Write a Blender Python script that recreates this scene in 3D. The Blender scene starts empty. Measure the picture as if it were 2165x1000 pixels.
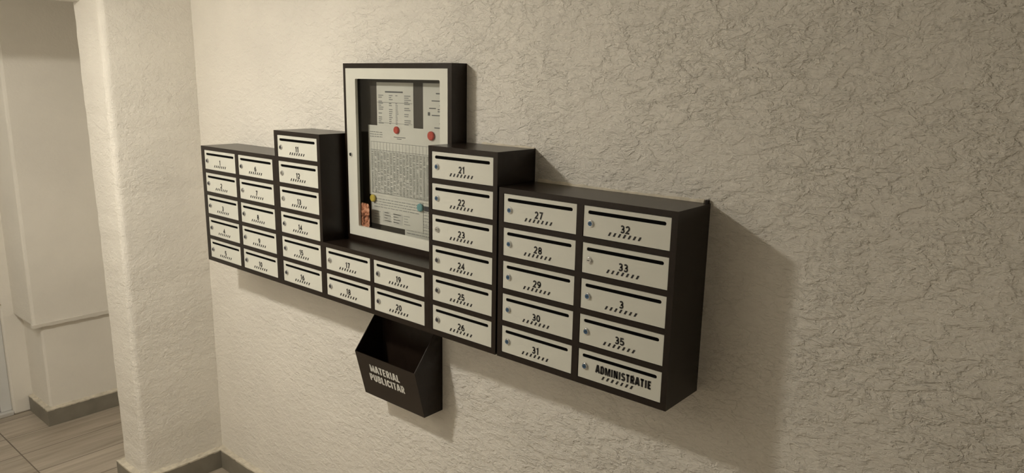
import bpy, bmesh, math, random
from mathutils import Vector, Matrix
random.seed(7)
S = 2.0 / 3.0          # survey units -> metres
FZ = -1.5              # floor height in survey units

def W(x, y, z):
    """survey point (mailbox wall = y 0, bottoms of the boxes about z 0) -> world metres, floor at z 0"""
    return Vector((x * S, y * S, (z - FZ) * S))

scene = bpy.context.scene
COL = scene.collection

# ------------------------------------------------------------------ camera
yaw, pitch, roll = -0.6986003529, -0.2097338319, 0.0177856987
f = Vector((math.sin(yaw) * math.cos(pitch), math.cos(yaw) * math.cos(pitch), math.sin(pitch)))
r0 = Vector((math.cos(yaw), -math.sin(yaw), 0.0))
u0 = r0.cross(f)
r = math.cos(roll) * r0 + math.sin(roll) * u0
u = -math.sin(roll) * r0 + math.cos(roll) * u0
cd = bpy.data.cameras.new('camera')
cd.sensor_fit = 'HORIZONTAL'
cd.sensor_width = 36.0
cd.lens = 1535.67 / 2165.0 * 36.0
cd.clip_start = 0.02
cam = bpy.data.objects.new('camera', cd)
M = Matrix((r, u, -f)).transposed().to_4x4()
M.translation = W(2.76442, -2.10427, 0.95939)
cam.matrix_world = M
COL.objects.link(cam)
scene.camera = cam

# ------------------------------------------------------------------ world and exposure
wd = bpy.data.worlds.new('world')
scene.world = wd
wd.use_nodes = True
wd.node_tree.nodes['Background'].inputs[0].default_value = (0.0, 0.0, 0.0, 1)
wd.node_tree.nodes['Background'].inputs[1].default_value = 0.0
scene.view_settings.view_transform = 'Standard'
scene.view_settings.look = 'None'
scene.view_settings.gamma = 1.0
scene.view_settings.use_curve_mapping = False
scene.view_settings.exposure = 0.0

LAMP_POWER = 380.0                    # emission strength of the bulb glass
LAMP_COL = (1.0, 0.95, 0.85, 1)
LAMP_POS = (-0.314, -1.812, 1.672)

# ------------------------------------------------------------------ materials
def new_mat(name, col=(0.5, 0.5, 0.5), rough=0.5, metal=0.0, spec=0.5):
    m = bpy.data.materials.new(name)
    m.use_nodes = True
    b = m.node_tree.nodes['Principled BSDF']
    b.inputs['Base Color'].default_value = (*col, 1)
    b.inputs['Roughness'].default_value = rough
    b.inputs['Metallic'].default_value = metal
    b.inputs['Specular IOR Level'].default_value = spec
    return m

def nd(m, t, **kw):
    n = m.node_tree.nodes.new(t)
    for k, v in kw.items():
        if k.startswith('i_'):
            n.inputs[k[2:].replace('_', ' ')].default_value = v
        else:
            setattr(n, k, v)
    return n

def lk(m, a, b):
    m.node_tree.links.new(a, b)

def math_node(m, op, a, b=None, c=None, clamp=False):
    n = m.node_tree.nodes.new('ShaderNodeMath')
    n.operation = op
    n.use_clamp = clamp
    for i, v in enumerate((a, b, c)):
        if v is None: continue
        if isinstance(v, (int, float)): n.inputs[i].default_value = v
        else: lk(m, v, n.inputs[i])
    return n.outputs[0]

def speckle(m, col, amount=0.12, scale=90.0, bump=0.0, bump_scale=300.0):
    """gentle tone variation and a fine grain on a plain material"""
    b = m.node_tree.nodes['Principled BSDF']
    tc = nd(m, 'ShaderNodeTexCoord')
    n = nd(m, 'ShaderNodeTexNoise', i_Scale=scale, i_Detail=4.0)
    lk(m, tc.outputs['Object'], n.inputs['Vector'])
    mr = nd(m, 'ShaderNodeMapRange')
    mr.inputs[1].default_value = 0.3; mr.inputs[2].default_value = 0.7
    mr.inputs[3].default_value = 1 - amount; mr.inputs[4].default_value = 1 + amount
    lk(m, n.outputs['Fac'], mr.inputs[0])
    vm = nd(m, 'ShaderNodeVectorMath', operation='SCALE')
    vm.inputs[0].default_value = col
    lk(m, mr.outputs[0], vm.inputs['Scale'])
    lk(m, vm.outputs[0], b.inputs['Base Color'])
    if bump:
        n2 = nd(m, 'ShaderNodeTexNoise', i_Scale=bump_scale, i_Detail=2.0)
        lk(m, tc.outputs['Object'], n2.inputs['Vector'])
        bp = nd(m, 'ShaderNodeBump', i_Strength=1.0, i_Distance=bump)
        lk(m, n2.outputs['Fac'], bp.inputs['Height'])
        lk(m, bp.outputs[0], b.inputs['Normal'])

def stucco(name, col, relief=1.0, fine=1.0, scale=1.0):
    m = new_mat(name, col, 0.85, 0.0, 0.15)
    b = m.node_tree.nodes['Principled BSDF']
    geo = nd(m, 'ShaderNodeNewGeometry')
    P = geo.outputs['Position']
    def layer(loc, sc, det, rgh, dis, lo, hi):
        mp = nd(m, 'ShaderNodeMapping'); mp.inputs['Location'].default_value = loc
        mp.inputs['Rotation'].default_value = (0.0, math.radians(20), 0.0); mp.inputs['Scale'].default_value = (0.72, 1.0, 1.3)
        lk(m, P, mp.inputs['Vector'])
        n = nd(m, 'ShaderNodeTexNoise', i_Scale=sc * scale, i_Detail=det, i_Roughness=rgh, i_Distortion=dis)
        lk(m, mp.outputs[0], n.inputs['Vector'])
        r_ = nd(m, 'ShaderNodeMapRange', interpolation_type='SMOOTHSTEP')
        r_.inputs[1].default_value = lo; r_.inputs[2].default_value = hi
        lk(m, n.outputs['Fac'], r_.inputs[0])
        return n.outputs['Fac'], r_.outputs[0]
    # trowelled paste: plateaus with stepped, wormy edges at two sizes
    a_raw, a_st = layer((3.1, 1.7, 5.3), 30.0, 5.0, 0.62, 0.35, 0.47, 0.53)
    b_raw, b_st = layer((7.7, 2.9, 0.4), 62.0, 4.0, 0.60, 0.35, 0.46, 0.54)
    c_raw, c_st = layer((1.3, 8.2, 4.1), 36.0, 3.0, 0.55, 0.3, 0.0, 1.0)
    d1 = math_node(m, 'ABSOLUTE', math_node(m, 'SUBTRACT', c_raw, 0.5))
    ridge = math_node(m, 'POWER', math_node(m, 'SUBTRACT', 1.0, math_node(m, 'DIVIDE', d1, 0.05), clamp=True), 1.3)
    # some areas are smoother than others
    n3 = nd(m, 'ShaderNodeTexNoise', i_Scale=5.0, i_Detail=3.0)
    lk(m, P, n3.inputs['Vector'])
    mk = nd(m, 'ShaderNodeMapRange')
    mk.inputs[1].default_value = 0.38; mk.inputs[2].default_value = 0.60
    mk.inputs[3].default_value = 0.62; mk.inputs[4].default_value = 1.0
    lk(m, n3.outputs['Fac'], mk.inputs[0])
    n4 = nd(m, 'ShaderNodeTexNoise', i_Scale=110.0, i_Detail=5.0, i_Roughness=0.65)
    lk(m, P, n4.inputs['Vector'])
    h = math_node(m, 'ADD', math_node(m, 'MULTIPLY', a_st, 0.35), math_node(m, 'MULTIPLY', b_st, 0.28))
    h = math_node(m, 'ADD', h, math_node(m, 'MULTIPLY', ridge, 0.16))
    h = math_node(m, 'ADD', h, math_node(m, 'MULTIPLY', a_raw, 2.0))
    sp = nd(m, 'ShaderNodeSeparateXYZ'); lk(m, P, sp.inputs[0])
    px = nd(m, 'ShaderNodeMapRange'); lk(m, sp.outputs[0], px.inputs[0])     # rougher work towards the right end
    px.inputs[1].default_value = -0.9; px.inputs[2].default_value = 0.7; px.inputs[3].default_value = 0.5; px.inputs[4].default_value = 1.08
    h = math_node(m, 'MULTIPLY', h, px.outputs[0])
    h = math_node(m, 'MULTIPLY', h, mk.outputs[0])
    h = math_node(m, 'MULTIPLY', h, relief)
    h = math_node(m, 'ADD', h, math_node(m, 'MULTIPLY', n4.outputs['Fac'], 0.55 * fine))
    bp = nd(m, 'ShaderNodeBump', i_Strength=1.0, i_Distance=0.0031)
    lk(m, h, bp.inputs['Height'])
    lk(m, bp.outputs[0], b.inputs['Normal'])
    # slight soiling
    n5 = nd(m, 'ShaderNodeTexNoise', i_Scale=2.2, i_Detail=6.0, i_Roughness=0.6)
    lk(m, P, n5.inputs['Vector'])
    mr = nd(m, 'ShaderNodeMapRange')
    mr.inputs[1].default_value = 0.3; mr.inputs[2].default_value = 0.7
    mr.inputs[3].default_value = 0.94; mr.inputs[4].default_value = 1.05
    lk(m, n5.outputs['Fac'], mr.inputs[0])
    vm = nd(m, 'ShaderNodeVectorMath', operation='SCALE')
    vm.inputs[0].default_value = col
    lk(m, mr.outputs[0], vm.inputs['Scale'])
    lk(m, vm.outputs[0], b.inputs['Base Color'])
    return m

WALLC = (0.84, 0.80, 0.725)
m_stucco = stucco('cream_stucco', WALLC, 1.0, 1.0)
m_plaster = stucco('smooth_plaster', WALLC, 0.3, 0.5)
m_ceiling = new_mat('ceiling_paint', (0.85, 0.825, 0.77), 0.9, 0, 0.1); speckle(m_ceiling, (0.85, 0.825, 0.77), 0.03, 8)
m_grout = new_mat('cream_grout', (0.62, 0.55, 0.42), 0.9, 0, 0.1); speckle(m_grout, (0.64, 0.585, 0.48), 0.15, 40, 0.002, 120)
m_skirt = new_mat('skirting_tile', (0.2, 0.18, 0.15), 0.45); speckle(m_skirt, (0.235, 0.215, 0.175), 0.12, 14)
m_brown = new_mat('dark_brown_powder_coat', (0.022, 0.015, 0.012), 0.26, 0, 0.3); speckle(m_brown, (0.0180, 0.0115, 0.0080), 0.06, 60, 0.0002, 900)
m_white = new_mat('white_powder_coat', (0.62, 0.62, 0.56), 0.5, 0, 0.35); speckle(m_white, (0.69, 0.685, 0.61), 0.012, 30)
m_black = new_mat('black_void', (0.004, 0.004, 0.004), 0.9, 0, 0.05)
m_ink = new_mat('black_print', (0.012, 0.011, 0.011), 0.6)
m_letter = new_mat('white_print', (0.72, 0.71, 0.66), 0.6)
m_chrome = new_mat('chrome', (0.62, 0.62, 0.62), 0.22, 1.0)
m_blue = new_mat('blue_plug', (0.06, 0.13, 0.24), 0.35, 0.5)
m_key = new_mat('keyway', (0.01, 0.01, 0.01), 0.7)
m_board = new_mat('grey_brown_backboard', (0.055, 0.047, 0.036), 0.6); speckle(m_board, (0.048, 0.039, 0.028), 0.08, 20)
m_paper = new_mat('paper', (0.60, 0.60, 0.55), 0.8, 0, 0.2); speckle(m_paper, (0.70, 0.685, 0.62), 0.015, 12)
m_pline = new_mat('grey_print', (0.30, 0.30, 0.29), 0.8)
m_pdark = new_mat('dark_grey_print', (0.13, 0.13, 0.13), 0.8)
m_pshade = new_mat('grey_shaded_cells', (0.60, 0.59, 0.54), 0.8)
m_red = new_mat('red_magnet', (0.55, 0.075, 0.05), 0.4)
m_yel = new_mat('yellow_magnet', (0.62, 0.48, 0.07), 0.4)
m_teal = new_mat('teal_magnet', (0.16, 0.36, 0.38), 0.4)
m_slate = new_mat('slate_magnet', (0.05, 0.05, 0.06), 0.4)
m_pvc = new_mat('white_pvc', (0.72, 0.72, 0.7), 0.35); speckle(m_pvc, (0.72, 0.72, 0.70), 0.02, 12)
m_alu = new_mat('threshold_metal', (0.7, 0.69, 0.66), 0.4, 0.3)
m_foam = new_mat('crumbly_foam', (0.50, 0.42, 0.30), 0.9)

# copper brown picture card with mottled pattern
m_card = new_mat('copper_picture', (0.3, 0.15, 0.09), 0.4)
b_ = m_card.node_tree.nodes['Principled BSDF']
tc_ = nd(m_card, 'ShaderNodeTexCoord')
nz_ = nd(m_card, 'ShaderNodeTexNoise', i_Scale=45.0, i_Detail=3.0, i_Distortion=2.0)
lk(m_card, tc_.outputs['Object'], nz_.inputs['Vector'])
cr_ = nd(m_card, 'ShaderNodeValToRGB')
e_ = cr_.color_ramp.elements
e_[0].position = 0.38; e_[0].color = (0.10, 0.035, 0.018, 1)
e_[1].position = 0.66; e_[1].color = (0.85, 0.52, 0.36, 1)
n_ = e_.new(0.5); n_.color = (0.48, 0.20, 0.11, 1)
lk(m_card, nz_.outputs['Fac'], cr_.inputs[0]); lk(m_card, cr_.outputs[0], b_.inputs['Base Color'])

# thin window glass: mostly clear, fresnel gloss
m_glass = bpy.data.materials.new('thin_glass'); m_glass.use_nodes = True
nt = m_glass.node_tree
for n in list(nt.nodes): nt.nodes.remove(n)
o_ = nt.nodes.new('ShaderNodeOutputMaterial'); t_ = nt.nodes.new('ShaderNodeBsdfTransparent'); g_ = nt.nodes.new('ShaderNodeBsdfGlossy')
t_.inputs[0].default_value = (0.93, 0.94, 0.93, 1)
fr = nt.nodes.new('ShaderNodeFresnel'); fr.inputs[0].default_value = 1.45
g_.inputs['Roughness'].default_value = 0.03
mx = nt.nodes.new('ShaderNodeMixShader')
nt.links.new(fr.outputs[0], mx.inputs[0]); nt.links.new(t_.outputs[0], mx.inputs[1]); nt.links.new(g_.outputs[0], mx.inputs[2])
nt.links.new(mx.outputs[0], o_.inputs[0])

def emit_mat(name, col, power):
    m = bpy.data.materials.new(name); m.use_nodes = True
    b = m.node_tree.nodes['Principled BSDF']
    b.inputs['Base Color'].default_value = (0.8, 0.8, 0.8, 1)
    b.inputs['Emission Color'].default_value = col
    b.inputs['Emission Strength'].default_value = power
    return m

# floor: wood-look porcelain, long side along y
m_floor = new_mat('wood_look_tiles', (0.2, 0.17, 0.13), 0.35, 0, 0.4)
b_ = m_floor.node_tree.nodes['Principled BSDF']
g2 = nd(m_floor, 'ShaderNodeNewGeometry')
sx = nd(m_floor, 'ShaderNodeSeparateXYZ'); lk(m_floor, g2.outputs['Position'], sx.inputs[0])
TW, TL = 0.31 * S, 1.24 * S
def cell(axis, off, size):
    a = math_node(m_floor, 'DIVIDE', math_node(m_floor, 'SUBTRACT', axis, off), size)
    fl = math_node(m_floor, 'FLOOR', a)
    frc = math_node(m_floor, 'FRACT', a)
    d = math_node(m_floor, 'MINIMUM', frc, math_node(m_floor, 'SUBTRACT', 1.0, frc))
    return fl, math_node(m_floor, 'MULTIPLY', d, size)
fx, dx_ = cell(sx.outputs[0], -2.19 * S, TW)
fy, dy_ = cell(sx.outputs[1], -0.82 * S, TL)
dd = math_node(m_floor, 'MINIMUM', dx_, dy_)
joint = math_node(m_floor, 'LESS_THAN', dd, 0.0024)
cx = nd(m_floor, 'ShaderNodeCombineXYZ'); lk(m_floor, fx, cx.inputs[0]); lk(m_floor, fy, cx.inputs[1])
wn = nd(m_floor, 'ShaderNodeTexWhiteNoise'); lk(m_floor, cx.outputs[0], wn.inputs['Vector'])
gv = nd(m_floor, 'ShaderNodeCombineXYZ')
lk(m_floor, math_node(m_floor, 'MULTIPLY', sx.outputs[0], 34.0), gv.inputs[0])
lk(m_floor, math_node(m_floor, 'MULTIPLY', sx.outputs[1], 2.4), gv.inputs[1])
lk(m_floor, math_node(m_floor, 'MULTIPLY', wn.outputs['Value'], 40.0), gv.inputs[2])
gn = nd(m_floor, 'ShaderNodeTexNoise', i_Scale=1.0, i_Detail=5.0, i_Roughness=0.6, i_Distortion=0.6)
lk(m_floor, gv.outputs[0], gn.inputs['Vector'])
rp = nd(m_floor, 'ShaderNodeValToRGB')
ee = rp.color_ramp.elements
ee[0].position = 0.3; ee[0].color = (0.33, 0.275, 0.21, 1)
ee[1].position = 0.7; ee[1].color = (0.52, 0.455, 0.37, 1)
lk(m_floor, gn.outputs['Fac'], rp.inputs[0])
tone = math_node(m_floor, 'ADD', 0.9, math_node(m_floor, 'MULTIPLY', wn.outputs['Value'], 0.2))
vs = nd(m_floor, 'ShaderNodeVectorMath', operation='SCALE'); lk(m_floor, rp.outputs[0], vs.inputs[0]); lk(m_floor, tone, vs.inputs['Scale'])
mxc = nd(m_floor, 'ShaderNodeMix', data_type='RGBA')
lk(m_floor, joint, mxc.inputs[0]); lk(m_floor, vs.outputs[0], mxc.inputs[6]); mxc.inputs[7].default_value = (0.15, 0.12, 0.09, 1)
lk(m_floor, mxc.outputs[2], b_.inputs['Base Color'])
bpn = nd(m_floor, 'ShaderNodeBump', i_Strength=0.4, i_Distance=0.002)
lk(m_floor, math_node(m_floor, 'SUBTRACT', 1.0, joint), bpn.inputs['Height']); lk(m_floor, bpn.outputs[0], b_.inputs['Normal'])

# ------------------------------------------------------------------ mesh helpers (survey units, relative to an origin)
class MB:
    def __init__(self, origin=(0, 0, 0)):
        self.bm = bmesh.new()
        self.o = Vector(origin)
    def v(self, p):
        return self.bm.verts.new((Vector(p) - self.o) * S)
    def face(self, pts, mat=0):
        fc = self.bm.faces.new([self.v(p) for p in pts]); fc.material_index = mat
        return fc
    def box(self, a, b, mat=0):
        x0, y0, z0 = (min(a[i], b[i]) for i in range(3)); x1, y1, z1 = (max(a[i], b[i]) for i in range(3))
        vs = [self.v(p) for p in ((x0, y0, z0), (x1, y0, z0), (x1, y1, z0), (x0, y1, z0), (x0, y0, z1), (x1, y0, z1), (x1, y1, z1), (x0, y1, z1))]
        for q in ((0, 3, 2, 1), (4, 5, 6, 7), (0, 1, 5, 4), (1, 2, 6, 5), (2, 3, 7, 6), (3, 0, 4, 7)):
            self.bm.faces.new([vs[i] for i in q]).material_index = mat
    def prism(self, poly, axis, a, b, mat=0):
        """poly of 2D points in the two other axes (cyclic order), extruded along axis from a to b"""
        def mk(p, t):
            if axis == 0: return (t, p[0], p[1])
            if axis == 1: return (p[0], t, p[1])
            return (p[0], p[1], t)
        A = [self.v(mk(p, a)) for p in poly]; B = [self.v(mk(p, b)) for p in poly]
        n = len(poly); fs = [self.bm.faces.new(A), self.bm.faces.new(B[::-1])]
        for i in range(n):
            fs.append(self.bm.faces.new((A[i], B[i], B[(i + 1) % n], A[(i + 1) % n])))
        for q in fs: q.material_index = mat
    def disc_y(self, cx, cz, y0, y1, rad, n=20, mat=0, rad1=None):
        rad1 = rad if rad1 is None else rad1
        A = [self.v((cx + rad * math.cos(t), y0, cz + rad * math.sin(t))) for t in [2 * math.pi * i / n for i in range(n)]]
        B = [self.v((cx + rad1 * math.cos(t), y1, cz + rad1 * math.sin(t))) for t in [2 * math.pi * i / n for i in range(n)]]
        fs = [self.bm.faces.new(A), self.bm.faces.new(B[::-1])]
        for i in range(n): fs.append(self.bm.faces.new((A[i], B[i], B[(i + 1) % n], A[(i + 1) % n])))
        for q in fs: q.material_index = mat
    def build(self, name, mats, parent=None, bevel=0.0, smooth=False, loc=None):
        bmesh.ops.recalc_face_normals(self.bm, faces=self.bm.faces[:])
        me = bpy.data.meshes.new(name)
        self.bm.to_mesh(me); self.bm.free()
        for m in (mats if isinstance(mats, (list, tuple)) else [mats]): me.materials.append(m)
        if smooth:
            for p in me.polygons: p.use_smooth = True
        o = bpy.data.objects.new(name, me); COL.objects.link(o)
        if parent is None:
            o.location = W(*self.o) if loc is None else loc
        else:
            o.parent = parent
            o.location = (0, 0, 0) if loc is None else loc
        if bevel:
            md = o.modifiers.new('bevel', 'BEVEL'); md.width = bevel * S; md.segments = 2; md.limit_method = 'ANGLE'
        return o

def empty(name, loc, label, cat, group=None):
    o = bpy.data.objects.new(name, None); COL.objects.link(o)
    o.location = W(*loc); o.empty_display_size = 0.05
    o['label'] = label; o['category'] = cat
    if group: o['group'] = group
    return o

def tag(o, label, cat, group=None):
    o['label'] = label; o['category'] = cat
    if group: o['group'] = group
    return o

def structure(name, mb, mats, **kw):
    o = mb.build(name, mats, **kw)
    o['kind'] = 'structure'
    return o

# ------------------------------------------------------------------ stroke lettering (unit height 1)
def arc(cx, cy, rx, ry, a0, a1, n=10):
    return [(cx + rx * math.cos(math.radians(a0 + (a1 - a0) * i / n)), cy + ry * math.sin(math.radians(a0 + (a1 - a0) * i / n))) for i in range(n + 1)]
h = 0.09   # half stroke
GL = {
 '0': (0.62, [arc(0.31, 0.5, 0.22, 0.41, 0, 360, 20)]),
 '1': (0.42, [[(0.06, 0.78), (0.27, 0.91), (0.27, 0.0)]]),
 '2': (0.60, [arc(0.29, 0.67, 0.20, 0.24, 165, -35, 12) + [(0.10, 0.09), (0.53, 0.09)]]),
 '3': (0.60, [arc(0.28, 0.69, 0.19, 0.22, 150, -80, 10) + arc(0.29, 0.30, 0.22, 0.21, 80, -150, 12)]),
 '4': (0.66, [[(0.43, 0.0), (0.43, 0.91), (0.08, 0.30), (0.60, 0.30)]]),
 '5': (0.60, [[(0.50, 0.91), (0.14, 0.91), (0.12, 0.52)] + arc(0.28, 0.33, 0.23, 0.24, 110, -150, 12)]),
 '6': (0.62, [[(0.48, 0.90)] + arc(0.42, 0.34, 0.32, 0.52, 120, 180, 6), arc(0.32, 0.32, 0.22, 0.23, 0, 360, 16)]),
 '7': (0.58, [[(0.05, 0.91), (0.50, 0.91), (0.22, 0.0)]]),
 '8': (0.60, [arc(0.30, 0.70, 0.18, 0.21, 0, 360, 14), arc(0.30, 0.29, 0.21, 0.21, 0, 360, 14)]),
 '9': (0.62, [arc(0.30, 0.67, 0.22, 0.24, 0, 360, 16), arc(0.20, 0.66, 0.32, 0.52, 0, -60, 6) + [(0.14, 0.09)]]),
 'A': (0.58, [[(0.06, 0.0), (0.25, 0.93), (0.33, 0.93), (0.52, 0.0)], [(0.14, 0.27), (0.44, 0.27)]]),
 'B': (0.56, [[(0.12, 0.0), (0.12, 1.0)], [(0.12, 0.91), (0.30, 0.91)] + arc(0.30, 0.71, 0.13, 0.20, 90, -90, 8) + [(0.12, 0.51)], [(0.30, 0.51)] + arc(0.31, 0.30, 0.15, 0.21, 90, -90, 8) + [(0.12, 0.09)]]),
 'C': (0.54, [arc(0.29, 0.68, 0.17, 0.23, 0, 180, 8) + arc(0.29, 0.32, 0.17, 0.23, 180, 360, 8)]),
 'D': (0.56, [[(0.12, 0.0), (0.12, 1.0)], [(0.12, 0.91), (0.26, 0.91)] + arc(0.26, 0.68, 0.18, 0.23, 90, 0, 6) + arc(0.26, 0.32, 0.18, 0.23, 0, -90, 6) + [(0.12, 0.09)]]),
 'E': (0.48, [[(0.12, 0.0), (0.12, 1.0)], [(0.12, 0.91), (0.42, 0.91)], [(0.12, 0.51), (0.38, 0.51)], [(0.12, 0.09), (0.42, 0.09)]]),
 'I': (0.28, [[(0.14, 0.0), (0.14, 1.0)]]),
 'L': (0.46, [[(0.12, 1.0), (0.12, 0.09), (0.42, 0.09)]]),
 'M': (0.74, [[(0.11, 0.0), (0.11, 1.0)], [(0.63, 0.0), (0.63, 1.0)], [(0.14, 0.95), (0.37, 0.15), (0.60, 0.95)]]),
 'N': (0.60, [[(0.12, 0.0), (0.12, 1.0)], [(0.48, 0.0), (0.48, 1.0)], [(0.13, 0.95), (0.47, 0.05)]]),
 'P': (0.54, [[(0.12, 0.0), (0.12, 1.0)], [(0.12, 0.91), (0.30, 0.91)] + arc(0.30, 0.68, 0.14, 0.23, 90, -90, 8) + [(0.12, 0.45)]]),
 'R': (0.56, [[(0.12, 0.0), (0.12, 1.0)], [(0.12, 0.91), (0.30, 0.91)] + arc(0.30, 0.69, 0.14, 0.22, 90, -90, 8) + [(0.12, 0.47)], [(0.29, 0.47), (0.46, 0.0)]]),
 'S': (0.54, [arc(0.27, 0.71, 0.16, 0.20, 20, 235, 10) + arc(0.27, 0.30, 0.17, 0.21, 55, -160, 10)]),
 'T': (0.50, [[(0.03, 0.91), (0.47, 0.91)], [(0.25, 0.0), (0.25, 1.0)]]),
 'U': (0.58, [[(0.12, 1.0), (0.12, 0.30)] + arc(0.29, 0.30, 0.17, 0.21, 180, 360, 8) + [(0.46, 1.0)]]),
}
def stroke_poly(line, hw):
    """mitred ribbon quads along a polyline; returns list of quads in 2D"""
    closed = len(line) > 3 and abs(line[0][0] - line[-1][0]) < 1e-6 and abs(line[0][1] - line[-1][1]) < 1e-6
    pts = line[:-1] if closed else line
    n = len(pts); L = []; R_ = []
    for i in range(n):
        p = Vector(pts[i])
        a = Vector(pts[i - 1]) if (i > 0 or closed) else None
        b = Vector(pts[(i + 1) % n]) if (i < n - 1 or closed) else None
        d0 = (p - a).normalized() if a is not None else None
        d1 = (b - p).normalized() if b is not None else None
        if d0 is None: d0 = d1
        if d1 is None: d1 = d0
        t = (d0 + d1)
        t = t.normalized() if t.length > 1e-4 else d0
        nrm = Vector((-t.y, t.x))
        k = hw / max(0.5, nrm.dot(Vector((-d0.y, d0.x))))
        L.append(p + nrm * k); R_.append(p - nrm * k)
    rng = range(n) if closed else range(n - 1)
    return [(L[i], L[(i + 1) % n], R_[(i + 1) % n], R_[i]) for i in rng]
def text_quads(s, height, hw=0.09, xs=1.0, gap=0.10):
    x = 0; out = []
    for ch in s:
        w_, lines = GL[ch]
        for ln in lines:
            for q in stroke_poly(ln, hw):
                out.append([((p.x * xs + x) * height, p.y * height) for p in q])
        x += w_ * xs + gap
    return out, (x - gap) * height
def add_text(mb, s, cx, z0, y, height, hw=0.09, xs=1.0, gap=0.10, width=None, place=None, mat=0):
    q, w_ = text_quads(s, height, hw, xs, gap)
    k = (width / w_) if width else 1.0
    for poly in q:
        pts = [((px * k - w_ * k / 2), pz) for px, pz in poly]
        if place: mb.face([place(a, b) for a, b in pts], mat)
        else: mb.face([(cx + a, y, z0 + b) for a, b in pts], mat)

# ------------------------------------------------------------------ the room
XR, YF, ZC = 4.3, -2.45, 1.72      # right wall, wall behind the camera, ceiling
mb = MB(); mb.box((-3.9, YF - 0.15, FZ - 0.12), (XR + 0.15, 0.15, FZ)); structure('floor', mb, m_floor)
mb = MB(); mb.box((-3.9, YF - 0.15, ZC), (XR + 0.15, 0.15, ZC + 0.15)); structure('ceiling', mb, m_ceiling)
mb = MB(); mb.box((-3.9, 0, FZ), (XR + 0.15, 0.15, ZC)); structure('wall_back', mb, m_stucco)
mb = MB(); mb.box((-3.9, YF - 0.15, FZ), (XR + 0.15, YF, ZC)); structure('wall_front', mb, m_stucco)
mb = MB(); mb.box((XR, YF, FZ), (XR + 0.15, 0, ZC)); structure('wall_right', mb, m_stucco)

# pilaster standing out of the mailbox wall, corners rounded by many coats of plaster
def rounded_rect(x0, x1, y0, y1, rad, n=6):
    pts = []
    for cx_, cy_, a0 in ((x1 - rad, y0 + rad, -90), (x0 + rad, y0 + rad, 180)):
        if a0 == 180:
            rng = [180 + 90 * i / n for i in range(n + 1)]
        else:
            rng = [-90 + 90 * i / n for i in range(n + 1)][::1]
        seg = [(cx_ + rad * math.cos(math.radians(a)), cy_ + rad * math.sin(math.radians(a))) for a in rng]
        pts.append(seg)
    # order: back-left, left arc (180->270), right arc (270->360), back-right
    return [(x0, y1)] + pts[1] + pts[0] + [(x1, y1)]
mb = MB()
levels = 46
rings = []
for k in range(levels + 1):
    z = FZ + (ZC - FZ) * k / levels
    t = (z + 1.34) / 2.6
    x0 = -1.700 - 0.072 * max(0.0, min(1.15, t)) + random.uniform(-0.0025, 0.0025)
    yf_ = -0.492 + random.uniform(-0.002, 0.002)
    x1 = -1.412 + random.uniform(-0.002, 0.002)
    rings.append([mb.v((px, py, z)) for px, py in rounded_rect(x0, x1, yf_, 0.0, 0.035)])
for k in range(levels):
    a, b = rings[k], rings[k + 1]
    for i in range(len(a)):
        j = (i + 1) % len(a)
        mb.bm.faces.new((a[i], a[j], b[j], b[i]))
mb.bm.faces.new(rings[0]); mb.bm.faces.new(rings[-1])
structure('wall_pilaster', mb, m_stucco, smooth=False)
# header over the passage left of the pilaster
mb = MB(); mb.box((-1.775, YF, 1.345), (-1.64, -0.45, ZC)); structure('trim_header', mb, m_plaster, bevel=0.02)

# far block at the left: upper plaster hangs a little over the lower part
mb = MB(); mb.box((-3.9, -0.583, -0.752), (-2.80, 0, ZC)); structure('wall_left', mb, m_plaster, bevel=0.018)
mb = MB(); mb.box((-3.9, -0.53, FZ), (-2.832, 0, -0.752)); structure('wall_left_lower', mb, m_plaster, bevel=0.014)
# plaster lip along the step
mb = MB()
N = 30; lip = []
for i in range(N + 1):
    y = -0.585 + 0.585 * i / N
    d = 0.002 + 0.003 * math.sin(i * 1.3) * math.sin(i * 0.37) + 0.006 * i / N
    lip.append([mb.v((-2.79, y, -0.735)), mb.v((-2.797, y, -0.758 - d)), mb.v((-2.84, y, -0.762 - d)), mb.v((-2.84, y, -0.735))])
for i in range(N):
    a, b = lip[i], lip[i + 1]
    for j in range(4): mb.bm.faces.new((a[j], a[(j + 1) % 4], b[(j + 1) % 4], b[j]))
mb.bm.faces.new(lip[0]); mb.bm.faces.new(lip[-1])
structure('trim_step', mb, m_plaster)

# door wall beyond: reveal strip, frame, leaf, sill
mb = MB(); mb.box((-3.9, -0.66, FZ), (-3.20, -0.5, ZC)); structure('wall_door_jamb', mb, m_plaster, bevel=0.012)
mb = MB(); mb.box((-3.9, YF, FZ), (-3.20, -1.95, ZC)); structure('wall_door_side', mb, m_plaster)
mb = MB(); mb.box((-3.9, -1.95, 1.62), (-3.20, -0.66, ZC)); structure('wall_door_head', mb, m_plaster)
dr = empty('door_1', (-3.27, -1.3, FZ), 'white plastic entrance door at the far left edge of the view', 'door'); dr['kind'] = 'structure'
del dr['label']; del dr['category']
O = (-3.27, -1.3, FZ)
mb = MB(O)
mb.box((-3.31, -0.73, FZ + 0.03), (-3.23, -0.66, 1.62)); mb.box((-3.31, -1.95, FZ + 0.03), (-3.23, -1.88, 1.62)); mb.box((-3.31, -1.88, 1.55), (-3.23, -0.73, 1.62))
mb.build('door_frame', m_pvc, dr, bevel=0.006)
mb = MB(O)
mb.box((-3.30, -1.876, FZ + 0.035), (-3.245, -0.734, 1.545))
mb.box((-3.245, -0.84, FZ + 0.15), (-3.236, -0.80, 1.45)); mb.box((-3.245, -1.80, FZ + 0.15), (-3.236, -1.76, 1.45))
mb.box((-3.245, -1.76, FZ + 0.15), (-3.236, -0.84, FZ + 0.19)); mb.box((-3.245, -1.76, 1.41), (-3.236, -0.84, 1.45))
mb.build('door_leaf', m_pvc, dr, bevel=0.004)
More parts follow.
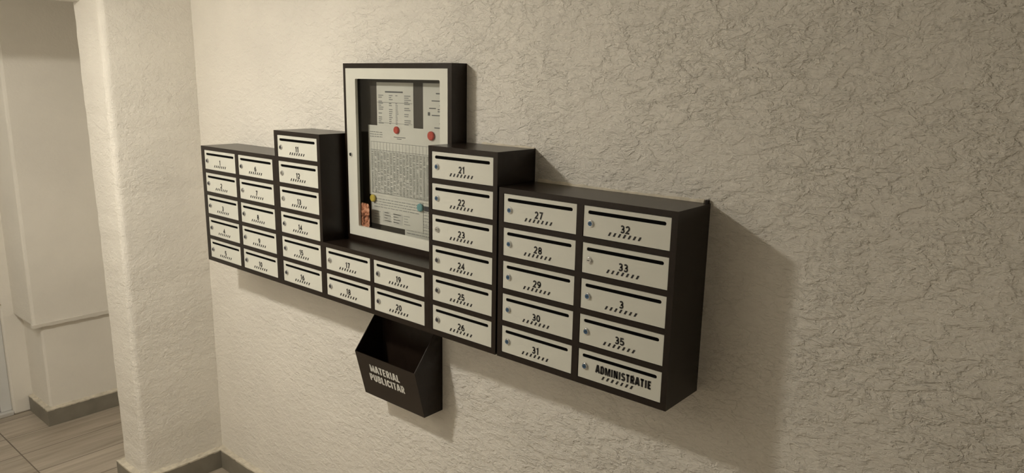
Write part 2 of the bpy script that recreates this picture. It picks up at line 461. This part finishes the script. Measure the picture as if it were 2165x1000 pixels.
mb = MB(O); mb.box((-3.33, -1.95, FZ), (-3.195, -0.66, FZ + 0.03)); mb.build('threshold', m_alu, dr, bevel=0.005)
mb = MB(O)
mb.box((-3.236, -1.80, -0.50), (-3.20, -1.775, -0.475)); mb.box((-3.21, -1.80, -0.50), (-3.195, -1.66, -0.475))
mb.build('door_handle', m_alu, dr, bevel=0.004)
# crumbled mounting foam along the reveal
mb = MB()
for k in range(26):
    z = 0.22 - k * 0.034 - 0.02 * (k % 3) + random.uniform(-0.01, 0.01)
    s_ = random.uniform(0.004, 0.012)
    mb.box((-3.205, -0.669 - random.uniform(0, 0.008), z - s_), (-3.196, -0.652, z + s_))
structure('trim_foam', mb, m_foam, bevel=0.003)

# skirting tiles with cream grout beads on top
ZB = -1.377
def skirt(name, a, b, inward):
    """tile strip from a to b (x, y) at the wall face, sticking out along inward; grout bead lies on it"""
    a = Vector(a); b = Vector(b); n_ = Vector(inward); T = 0.030
    mb = MB()
    q = [a, b, b + n_ * T, a + n_ * T]
    mb.prism([(p.x, p.y) for p in q], 2, FZ, ZB - 0.004)
    structure('baseboard_' + name, mb, m_skirt, bevel=0.002)
def bead(name, path, wall_path):
    """irregular cream grout wedge between the tile's top edge (path) and the wall (wall_path)"""
    mb = MB(); rows = []
    for (p0, w0), (p1, w1) in zip(list(zip(path, wall_path))[:-1], list(zip(path, wall_path))[1:]):
        n = max(2, int((Vector(p1) - Vector(p0)).length / 0.025))
        for i in range(n + (1 if (p1 == path[-1]) else 0)):
            t = i / n
            p = Vector(p0).lerp(Vector(p1), t); w = Vector(w0).lerp(Vector(w1), t)
            o_ = (p - w).normalized() * random.uniform(-0.001, 0.0025)
            j = random.uniform(-0.003, 0.004); j2 = random.uniform(-0.004, 0.006)
            pm = p.lerp(w, 0.55)
            rows.append([mb.v((p.x + o_.x, p.y + o_.y, ZB - 0.008)), mb.v((p.x + o_.x, p.y + o_.y, ZB + 0.001 + j * 0.5)), mb.v((pm.x, pm.y, ZB + 0.004 + j)), mb.v((w.x, w.y, ZB + 0.013 + j2)), mb.v((w.x, w.y, ZB - 0.008))])
    for k in range(len(rows) - 1):
        a, b = rows[k], rows[k + 1]
        for j in range(5): mb.bm.faces.new((a[j], a[(j + 1) % 5], b[(j + 1) % 5], b[j]))
    mb.bm.faces.new(rows[0]); mb.bm.faces.new(rows[-1])
    structure(name, mb, m_grout)
skirt('back', (-1.38, 0), (XR, 0), (0, -1))
skirt('pilaster_right', (-1.412, 0), (-1.412, -0.522), (1, 0))
skirt('pilaster_front', (-1.412, -0.492), (-1.735, -0.492), (0, -1))
skirt('pilaster_left', (-1.705, -0.492), (-1.705, 0.0), (-1, 0))
skirt('left', (-2.832, 0.0), (-2.832, -0.56), (1, 0))
skirt('left_front', (-2.832, -0.53), (-3.19, -0.53), (0, -1))
bead('trim_bead', [(-1.735, -0.2), (-1.735, -0.522), (-1.382, -0.522), (-1.382, -0.03), (0.4, -0.03)], [(-1.69, -0.2), (-1.69, -0.485), (-1.42, -0.485), (-1.42, 0.005), (0.4, 0.005)])
bead('trim_bead_left', [(-2.802, -0.02), (-2.802, -0.56), (-3.19, -0.56)], [(-2.84, -0.02), (-2.84, -0.52), (-3.19, -0.52)])

# plaster smeared along the top of the cabinets where they meet the wall
def smear(name, x0, x1, z, amp):
    mb = MB(); rows = []; n = int((x1 - x0) / 0.012)
    for i in range(n + 1):
        x = x0 + (x1 - x0) * i / n
        e = amp * (0.45 + 0.55 * abs(math.sin(i * 0.31 + x * 9)) * (0.5 + 0.5 * math.sin(i * 0.113 + 1.2))) + random.uniform(0, 0.002)
        rows.append([mb.v((x, 0.002, z)), mb.v((x, -0.005 - e * 0.12, z)), mb.v((x, -0.004, z + e * 0.6)), mb.v((x, 0.002, z + e))])
    for k in range(n):
        a, b = rows[k], rows[k + 1]
        for j in range(4): mb.bm.faces.new((a[j], a[(j + 1) % 4], b[(j + 1) % 4], b[j]))
    mb.bm.faces.new(rows[0]); mb.bm.faces.new(rows[-1])
    structure(name, mb, m_grout)

# ------------------------------------------------------------------ mailboxes
P, HD, WD, D = 0.12, 0.0993, 0.3082, 0.2112
MT, MBOT = 0.0212, 0.0217
def top_z(r): return (5 - r) * P + HD + MT
# door prototype meshes (origin: lower left corner of the door front)
SL0, SL1, SLZ, SLH = 0.0155, 0.2925, 0.0795, 0.0060
def slot_loop(h_, grow=0.0, n=6):
    pts = []
    for cx_, a0 in ((SL1 - h_, -90), (SL0 + h_, 90)):
        for i in range(n + 1):
            a = math.radians(a0 + 180 * i / n)
            pts.append((cx_ + (h_ + grow) * math.cos(a), SLZ + (h_ + grow) * math.sin(a)))
    return pts
mb = MB()
outer = [mb.v(p) for p in ((0, 0, 0), (WD, 0, 0), (WD, 0, HD), (0, 0, HD))]
loop = [mb.v((x, 0, z)) for x, z in slot_loop(SLH)]
eds = [mb.bm.edges.new((outer[i], outer[(i + 1) % 4])) for i in range(4)] + [mb.bm.edges.new((loop[i], loop[(i + 1) % len(loop)])) for i in range(len(loop))]
fl = bmesh.ops.triangle_fill(mb.bm, use_beauty=True, edges=eds)
fs = [g for g in fl['geom'] if isinstance(g, bmesh.types.BMFace)]
cz = [fc for fc in fs if SL0 + SLH < fc.calc_center_median().x / S < SL1 - SLH and abs(fc.calc_center_median().z / S - SLZ) < SLH and all(abs(v.co.z / S - SLZ) <= SLH + 1e-5 for v in fc.verts)]
bmesh.ops.delete(mb.bm, geom=cz, context='FACES_ONLY')
ext = bmesh.ops.extrude_face_region(mb.bm, geom=mb.bm.faces[:])
bmesh.ops.translate(mb.bm, verts=[g for g in ext['geom'] if isinstance(g, bmesh.types.BMVert)], vec=(0, 0.006 * S, 0))
bmesh.ops.recalc_face_normals(mb.bm, faces=mb.bm.faces[:])
me_door = bpy.data.meshes.new('door'); mb.bm.to_mesh(me_door); mb.bm.free(); me_door.materials.append(m_white)
# black plate behind the slot, painted as the unlit inside of the box
mb = MB(); lp = slot_loop(SLH, 0.0015); mb.prism(lp, 1, 0.0022, 0.0075)
bmesh.ops.recalc_face_normals(mb.bm, faces=mb.bm.faces[:])
me_slot = bpy.data.meshes.new('mail_slot'); mb.bm.to_mesh(me_slot); mb.bm.free(); me_slot.materials.append(m_black)
LX, LZ = 0.0275, 0.0440
def lock_mesh(name, plug, angle):
    mb = MB()
    mb.disc_y(LX, LZ, 0.0, -0.0025, 0.0122, 24, 0, 0.0116)
    mb.disc_y(LX, LZ, -0.0025, -0.0060, 0.0098, 24, 0, 0.0090)
    mb.disc_y(LX, LZ, -0.0060, -0.0066, 0.0078, 20, 1, 0.0074)
    a = math.radians(angle); c_, s_ = math.cos(a), math.sin(a)
    q = [(-0.0045, -0.0011), (0.0045, -0.0011), (0.0045, 0.0011), (-0.0045, 0.0011)]
    mb.prism([(LX + x * c_ - z * s_, LZ + x * s_ + z * c_) for x, z in q], 1, -0.0066, -0.0070, 2)
    bmesh.ops.recalc_face_normals(mb.bm, faces=mb.bm.faces[:])
    me = bpy.data.meshes.new(name); mb.bm.to_mesh(me); mb.bm.free()
    for m in (m_chrome, plug, m_key): me.materials.append(m)
    return me
me_lock_blue = lock_mesh('lock', m_blue, 20)
me_lock_silver = lock_mesh('lock', m_chrome, 0)
me_lock_dark = lock_mesh('lock', m_slate, 60)
# seven slanted dashes under each numeral
mb = MB()
for k in range(7):
    x = 0.0925 + k * 0.0178
    mb.prism([(x, 0.0140), (x + 0.0068, 0.0140), (x + 0.0134, 0.0262), (x + 0.0068, 0.0262)], 1, -0.0002, -0.0007)
bmesh.ops.recalc_face_normals(mb.bm, faces=mb.bm.faces[:])
me_hatch = bpy.data.meshes.new('hatch_marks'); mb.bm.to_mesh(me_hatch); mb.bm.free(); me_hatch.materials.append(m_ink)

def child(name, me, parent, loc=(0, 0, 0)):
    o = bpy.data.objects.new(name, me); COL.objects.link(o); o.parent = parent; o.location = loc
    return o

def cabinet(x0, x1, cols, rows, label):
    """cols: list of (door left x, [texts]); rows: list of row indices from the top"""
    zt, zb = top_z(rows[0]), -MBOT
    O = (x0, 0, zb)
    root = empty('mailbox_cabinet', O, label, 'mailboxes', None)
    mb = MB(O); T = 0.006; yf, yb = -D, -0.0005
    yr = yf + 0.018                                      # depth of the face grid
    mb.box((x0, yr, zt - T), (x1, yb, zt)); mb.box((x0, yr, zb), (x1, yb, zb + T))
    mb.box((x0, yr, zb + T), (x0 + T, yb, zt - T)); mb.box((x1 - T, yr, zb + T), (x1, yb, zt - T))
    mb.box((x0 + T, yb - 0.006, zb + T), (x1 - T, yb, zt - T))
    g = 0.0015                                           # gap round each door
    # face grid: stiles full height, rails between
    xs = [x0] + sum([[c[0] - g, c[0] + WD + g] for c in cols], []) + [x1]
    for i in range(0, len(xs), 2): mb.box((xs[i], yf, zb), (xs[i + 1], yr, zt))
    zs = [zb] + sum([[(5 - r_) * P - g, (5 - r_) * P + HD + g] for r_ in rows[::-1]], []) + [zt]
    for c in cols:
        for i in range(0, len(zs), 2): mb.box((c[0] - g, yf, zs[i]), (c[0] + WD + g, yr, zs[i + 1]))
    mb.build('cabinet_body', m_brown, root)
    for cx_, texts in cols:
        for r_, tx in zip(rows, texts):
            loc = (Vector((cx_, yf + 0.0022, (5 - r_) * P)) - Vector(O)) * S
            d = child('mailbox_door', me_door, root, loc)
            d['label'] = ('white mailbox door lettered %s' if tx.isalpha() else 'white mailbox door numbered %s') % tx
            child('mail_slot', me_slot, d)
            me_l = me_lock_silver if tx in ('12', '13', '17', '23', '33', '7') else (me_lock_blue if (tx in ('3',) and r_ == 3 and cx_ > 1) or tx in ('21', '22', '27', '28', '29', '30', '31', '32', '35', 'ADMINISTRATIE') else me_lock_dark)
            child('lock', me_l, d)
            child('hatch_marks', me_hatch, d)
            mt = MB()
            if tx.isalpha(): add_text(mt, tx, 0.1725, 0.0330, -0.0006, 0.0262, 0.130, 0.8, 0.07, width=0.206)
            else: add_text(mt, tx, WD * 0.5, 0.0292, -0.0006, 0.0250, 0.108, 1.05, 0.12)
            ms = mt.build('numeral' if not tx.isalpha() else 'lettering', m_ink, d)
    return root

X = [-0.9647, -0.6252, -0.2643, 0.0839, 0.4171, 0.7735, 1.1342, 1.4713]
cabinet(-0.9958, -0.2912, [(X[0], ['1', '2', '3', '4', '5']), (X[1], ['6', '7', '8', '9', '10'])], [1, 2, 3, 4, 5],
        'dark brown ten-door mailbox cabinet at the far left, numbers 1 to 10')
cabinet(-0.2904, 0.0655, [(X[2], ['11', '12', '13', '14', '15', '16'])], [0, 1, 2, 3, 4, 5],
        'tall single-column brown mailbox cabinet left of the notice board, numbers 11 to 16')
cabinet(0.0663, 0.7547, [(X[3], ['17', '18']), (X[4], ['19', '20'])], [4, 5],
        'low four-door brown mailbox cabinet directly under the notice board, numbers 17 to 20')
cabinet(0.7555, 1.1035, [(X[5], ['21', '22', '23', '24', '25', '26'])], [0, 1, 2, 3, 4, 5],
        'tall single-column brown mailbox cabinet right of the notice board, numbers 21 to 26')
last = cabinet(1.1125, 1.8013, [(X[6], ['27', '28', '29', '30', '31']), (X[7], ['32', '33', '3', '35', 'ADMINISTRATIE'])], [1, 2, 3, 4, 5],
        'wide brown mailbox cabinet at the right end with the ADMINISTRATIE door')
mb = MB((1.1125, 0, -MBOT)); mb.box((1.787, -0.012, top_z(1) - 0.002), (1.799, -0.0005, top_z(1) + 0.011)); mb.build('hanging_bracket', m_brown, last, bevel=0.002)
smear('trim_smear', 1.12, 1.78, top_z(1), 0.013)
smear('trim_smear', 0.84, 1.10, top_z(0), 0.008)

# ------------------------------------------------------------------ notice board
zb0 = -MBOT
BX0, BX1, BZ0, BZ1, BD = 0.082, 0.753, top_z(4) + 0.0005, 1.026, 0.085
O = (BX0, 0, BZ0)
nb = empty('notice_board', O, 'glazed notice board in a dark brown case above the mailboxes', 'notice board')
mb = MB(O); T = 0.016
mb.box((BX0, -BD, BZ0), (BX0 + T, -0.0005, BZ1)); mb.box((BX1 - T - 0.004, -BD, BZ0), (BX1, -0.0005, BZ1))
mb.box((BX0 + T, -BD, BZ1 - 0.020), (BX1 - T - 0.004, -0.0005, BZ1)); mb.box((BX0 + T, -BD, BZ0), (BX1 - T - 0.004, -0.0005, BZ0 + 0.024))
mb.build('case', m_brown, nb)
mb = MB(O); mb.box((BX0 + T, -0.018, BZ0 + 0.024), (BX1 - T - 0.004, -0.0005, BZ1 - 0.020)); mb.build('backboard', m_board, nb)
DX0, DX1, DZ0, DZ1 = BX0 + T + 0.001, BX1 - T - 0.005, BZ0 + 0.026, BZ1 - 0.021
GX0, GX1, GZ0, GZ1 = 0.164, 0.689, 0.3105, 0.961
mb = MB(O)
yd0, yd1 = -BD - 0.001, -BD + 0.012
# door frame with an opening whose corners are rounded
def rr(x0, x1, z0, z1, rad, n=5):
    pts = []
    for cx_, cz_, a0 in ((x1 - rad, z0 + rad, -90), (x1 - rad, z1 - rad, 0), (x0 + rad, z1 - rad, 90), (x0 + rad, z0 + rad, 180)):
        for i in range(n + 1):
            a = math.radians(a0 + 90 * i / n); pts.append((cx_ + rad * math.cos(a), cz_ + rad * math.sin(a)))
    return pts
inn = rr(GX0, GX1, GZ0, GZ1, 0.006); outr = rr(DX0, DX1, DZ0, DZ1, 0.002)
n = len(inn)
for (ya, yb_) in ((yd0, yd1),):
    Ai = [mb.v((x, ya, z)) for x, z in inn]; Ao = [mb.v((x, ya, z)) for x, z in outr]
    Bi = [mb.v((x, yb_, z)) for x, z in inn]; Bo = [mb.v((x, yb_, z)) for x, z in outr]
    for i in range(n):
        j = (i + 1) % n
        mb.bm.faces.new((Ai[i], Ai[j], Ao[j], Ao[i])); mb.bm.faces.new((Bi[i], Bi[j], Bo[j], Bo[i]))
        mb.bm.faces.new((Ai[i], Ai[j], Bi[j], Bi[i])); mb.bm.faces.new((Ao[i], Ao[j], Bo[j], Bo[i]))
bd = mb.build('glazed_door', m_white, nb)
mb = MB(O); mb.face([(GX0 - 0.008, -BD + 0.0135, GZ0 - 0.008), (GX1 + 0.008, -BD + 0.0135, GZ0 - 0.008), (GX1 + 0.008, -BD + 0.0135, GZ1 + 0.008), (GX0 - 0.008, -BD + 0.0135, GZ1 + 0.008)])
mb.build('glass_pane', m_glass, bd)
mb = MB(O); mb.disc_y(0.125, 0.631, yd0, yd0 - 0.006, 0.0085, 20, 0, 0.0075); mb.disc_y(0.125, 0.631, yd0 - 0.006, yd0 - 0.0068, 0.005, 16, 1)
mb.build('lock', [m_chrome, m_key], bd)

# papers pinned inside -----------------------------------------------------------
def paper(x0, x1, z0, z1, y, label, draw=None, rot=0.0, group=None):
    mb = MB((x0, y, z0))
    nx = 6; ss = []
    for i in range(nx + 1):
        t = i / nx; x = x0 + (x1 - x0) * t
        bow = -0.0012 * math.sin(math.pi * t)
        ss.append((x, y + bow))
    for i in range(nx):
        (xa, ya), (xb, yb_) = ss[i], ss[i + 1]
        mb.face([(xa, ya, z0), (xb, yb_, z0), (xb, yb_, z1), (xa, ya, z1)], 0)
        mb.face([(xa, ya + 0.0006, z0), (xb, yb_ + 0.0006, z0), (xb, yb_ + 0.0006, z1), (xa, ya + 0.0006, z1)], 0)
    def rect(a, b, c, d, mat):
        yy = y - 0.0018
        mb.face([(a, yy, c), (b, yy, c), (b, yy, d), (a, yy, d)], mat)
    if draw: draw(rect)
    bmf = mb.build('sheet_of_paper', [m_paper, m_pline, m_pdark, m_pshade])
    tag(bmf, label, 'paper', group)
    return bmf
def text_rows(rect, x0, x1, z0, z1, pitch, hgt, mat=1, fill=0.8, ragged=True):
    z = z1
    while z > z0:
        x = x0
        end = x1 if (not ragged or random.random() < 0.7) else x0 + (x1 - x0) * random.uniform(0.4, 0.9)
        while x < end:
            w_ = random.uniform(0.008, 0.03)
            rect(x, min(x + w_, end), z - hgt, z, mat); x += w_ + 0.004
        z -= pitch
def dA(rect):
    rect(0.285, 0.40, 0.905, 0.911, 2)
    rect(0.232, 0.458, 0.862, 0.8635, 2); rect(0.232, 0.458, 0.775, 0.7765, 1)
    for cx0, cx1 in ((0.240, 0.275), (0.310, 0.335), (0.352, 0.372), (0.408, 0.450)):
        z = 0.895
        while z > 0.772:
            if random.random() < 0.85:
                rect(cx0, cx0 + (cx1 - cx0) * random.uniform(0.5, 1), z - 0.004, z, 1)
            z -= 0.0085
def dB(rect):
    rect(0.600, 0.66, 0.905, 0.910, 2)
    for z, a, b in ((0.880, 0.575, 0.66), (0.862, 0.62, 0.66), (0.850, 0.56, 0.60), (0.846, 0.61, 0.66), (0.838, 0.61, 0.66), (0.822, 0.575, 0.66), (0.790, 0.62, 0.65), (0.772, 0.59, 0.66)):
        rect(a, b, z - 0.004, z, 2)
    rect(0.552, 0.564, 0.818, 0.832, 2)
def dC(rect):
    rect(0.345, 0.42, 0.717, 0.7195, 2); rect(0.365, 0.395, 0.710, 0.7125, 2)
    text_rows(rect, 0.185, 0.27, 0.705, 0.735, 0.010, 0.003, 1)
    rect(0.19, 0.60, 0.690, 0.6915, 1); rect(0.19, 0.60, 0.655, 0.6565, 1)
    rect(0.19, 0.60, 0.462, 0.4635, 1)
    rect(0.19, 0.60, 0.464, 0.654, 3)
    x = 0.19
    while x < 0.60:
        rect(x, x + 0.0012, 0.464, 0.690, 1); x += 0.021
    z = 0.648
    while z > 0.468:
        x = 0.193
        while x < 0.595:
            if random.random() < 0.8: rect(x, x + 0.012, z - 0.0022, z, 1)
            x += 0.021
        z -= 0.0058
def dD(rect):
    text_rows(rect, 0.20, 0.50, 0.392, 0.438, 0.012, 0.003, 1)
    z = 0.38
    while z > 0.335:
        for x in (0.20, 0.27, 0.33, 0.40):
            rect(x, x + random.uniform(0.02, 0.05), z - 0.0025, z, 1)
        z -= 0.012
    rect(0.26, 0.31, 0.335, 0.385, 3); rect(0.33, 0.39, 0.335, 0.385, 3)
def dE(rect):
    text_rows(rect, 0.415, 0.67, 0.305, 0.425, 0.013, 0.003, 1)
    rect(0.50, 0.66, 0.352, 0.3532, 2); rect(0.60, 0.62, 0.335, 0.375, 3)
yb = -0.0192
paper(0.227, 0.463, 0.742, 0.948, yb - 0.000, 'white printed table pinned at the upper left of the notice board', dA)
paper(0.522, 0.728, 0.742, 0.948, yb - 0.000, 'white notice at the upper right of the notice board, beside a dark gap', dB)
paper(0.400, 0.700, 0.290, 0.47, yb - 0.000, 'white sheet at the lower right of the notice board, teal magnet on it', dE)
paper(0.176, 0.520, 0.320, 0.470, yb - 0.0030, 'white sheet at the lower left of the notice board, under the big table', dD)
paper(0.172, 0.640, 0.452, 0.7625, yb - 0.0060, 'large sheet with a dense grey table in the middle of the notice board', dC)
# picture card standing in the lower left corner
mb = MB((0.166, -0.070, 0.305))
pts = rr(0.160, 0.221, 0.308, 0.416, 0.014)
mb.prism(pts, 1, -0.0685, -0.0705)
tag(mb.build('picture_card', m_card), 'small copper brown picture card behind the glass of the board at its lower left', 'card')
def magnet(x, z, y, rad, mat, label):
    mb = MB((x, y, z)); mb.disc_y(x, z, y, y - 0.006, rad, 24, 0, rad); mb.disc_y(x, z, y - 0.006, y - 0.009, rad, 24, 0, rad * 0.8)
    tag(mb.build('round_magnet', mat), label, 'magnet', 'magnets on the notice board')
magnet(0.367, 0.749, yb - 0.0085, 0.0155, m_red, 'smaller red round magnet at the top of the big table sheet')
magnet(0.580, 0.737, yb - 0.0085, 0.0185, m_red, 'larger red round magnet near the right edge of the notice board glass')
magnet(0.200, 0.436, yb - 0.0085, 0.0165, m_yel, 'yellow round magnet at the lower left of the notice board')
magnet(0.508, 0.430, yb - 0.0056, 0.0175, m_teal, 'pale teal round magnet at the lower right of the notice board')
mb = MB((0.533, yb - 0.003, 0.42)); mb.box((0.530, yb - 0.002, 0.418), (0.565, yb - 0.006, 0.438))
tag(mb.build('flat_magnet', m_slate), 'small dark rectangular magnet right of the teal magnet', 'magnet', 'magnets on the notice board')

# ------------------------------------------------------------------ leaflet bin
BXL, BXR = 0.213, 0.613
ybk, yft, zft, yfb, zfb, ztk = -0.001, -0.165, -0.25, -0.11, -0.47, -0.024
O = (BXL, 0, zfb)
lb = empty('leaflet_bin', O, 'dark brown open-topped metal bin for leaflets hanging under the mailboxes', 'bin')
T = 0.004
prof = [(ybk, zfb), (yfb, zfb), (yft, zft), (-0.014, -0.062), (ybk, -0.045)]
mb = MB(O)
mb.prism(prof, 0, BXL, BXL + T); mb.prism(prof, 0, BXR - T, BXR)
mb.box((BXL + T, ybk, zfb), (BXR - T, ybk - T, ztk))
mb.box((BXL + T, ybk - T, zfb), (BXR - T, yfb + T, zfb + T))
mb.build('bin_body', m_brown, lb)
mb = MB(O)
mb.prism([(yfb, zfb), (yft, zft), (yft + T, zft), (yfb + T, zfb + T * 0.3)], 0, BXL + T, BXR - T)
fp = mb.build('front_panel', m_brown, lb)
A = Vector((BXL, yft, zft)); B = Vector((BXL, yfb, zfb)); vv = (A - B).normalized(); nn = Vector((0, -vv.z, vv.y)).normalized()
if nn.y > 0: nn = -nn
def onpanel(cu, v0):
    return lambda a, b: tuple(B + Vector((cu + a, 0, 0)) + vv * (v0 + b) + nn * 0.0006)
mb = MB(O)
add_text(mb, 'MATERIAL', 0, 0, 0, 0.037, 0.105, 0.95, 0.06, width=0.200, place=onpanel(0.186, 0.143))
add_text(mb, 'PUBLICITAR', 0, 0, 0, 0.037, 0.105, 0.95, 0.06, width=0.235, place=onpanel(0.187, 0.092))
lt = mb.build('lettering', m_letter, fp); lt['label'] = 'white lettering'

# ------------------------------------------------------------------ lamps (out of frame; the passage one is added as fill)
def dome_lamp(pos, power, rad, label, zc=ZC):
    """dome of milk glass on a flat rose under the ceiling"""
    O = (pos[0], pos[1], zc)
    root = empty('ceiling_lamp', O, label, 'lamp')
    mb = MB(O)
    bmesh.ops.create_cone(mb.bm, cap_ends=True, segments=40, radius1=(rad + 0.012) * S, radius2=(rad + 0.012) * S, depth=0.02 * S, matrix=Matrix.Translation((0, 0, -0.0105 * S)))
    mb.build('rose', m_white, root)
    mb = MB(O)
    prof = [(rad, -0.0215)] + [(rad * math.cos(math.radians(a)), -0.030 - 0.030 * math.sin(math.radians(a))) for a in range(0, 90, 10)]
    n = 36; rings = []
    for rr_, zz in prof:
        rings.append([mb.v((O[0] + rr_ * math.cos(2 * math.pi * i / n), O[1] + rr_ * math.sin(2 * math.pi * i / n), zc + zz)) for i in range(n)])
    for a, b in zip(rings[:-1], rings[1:]):
        for i in range(n): mb.bm.faces.new((a[i], a[(i + 1) % n], b[(i + 1) % n], b[i]))
    mb.bm.faces.new(rings[-1]); mb.bm.faces.new(rings[0])
    mb.build('glass_dome', emit_mat('lamp_glow', LAMP_COL, power), root, smooth=True)
dome_lamp((-2.35, -1.95, 1.65), LAMP_POWER * 0.11, 0.105, 'added fill light, dim milk glass dome on the passage ceiling by the white door')  # added fill lamp, brightens the far wall and the pilaster front
dome_lamp(LAMP_POS, LAMP_POWER, 0.105, 'glowing milk glass dome lamp on the ceiling near the pilaster')
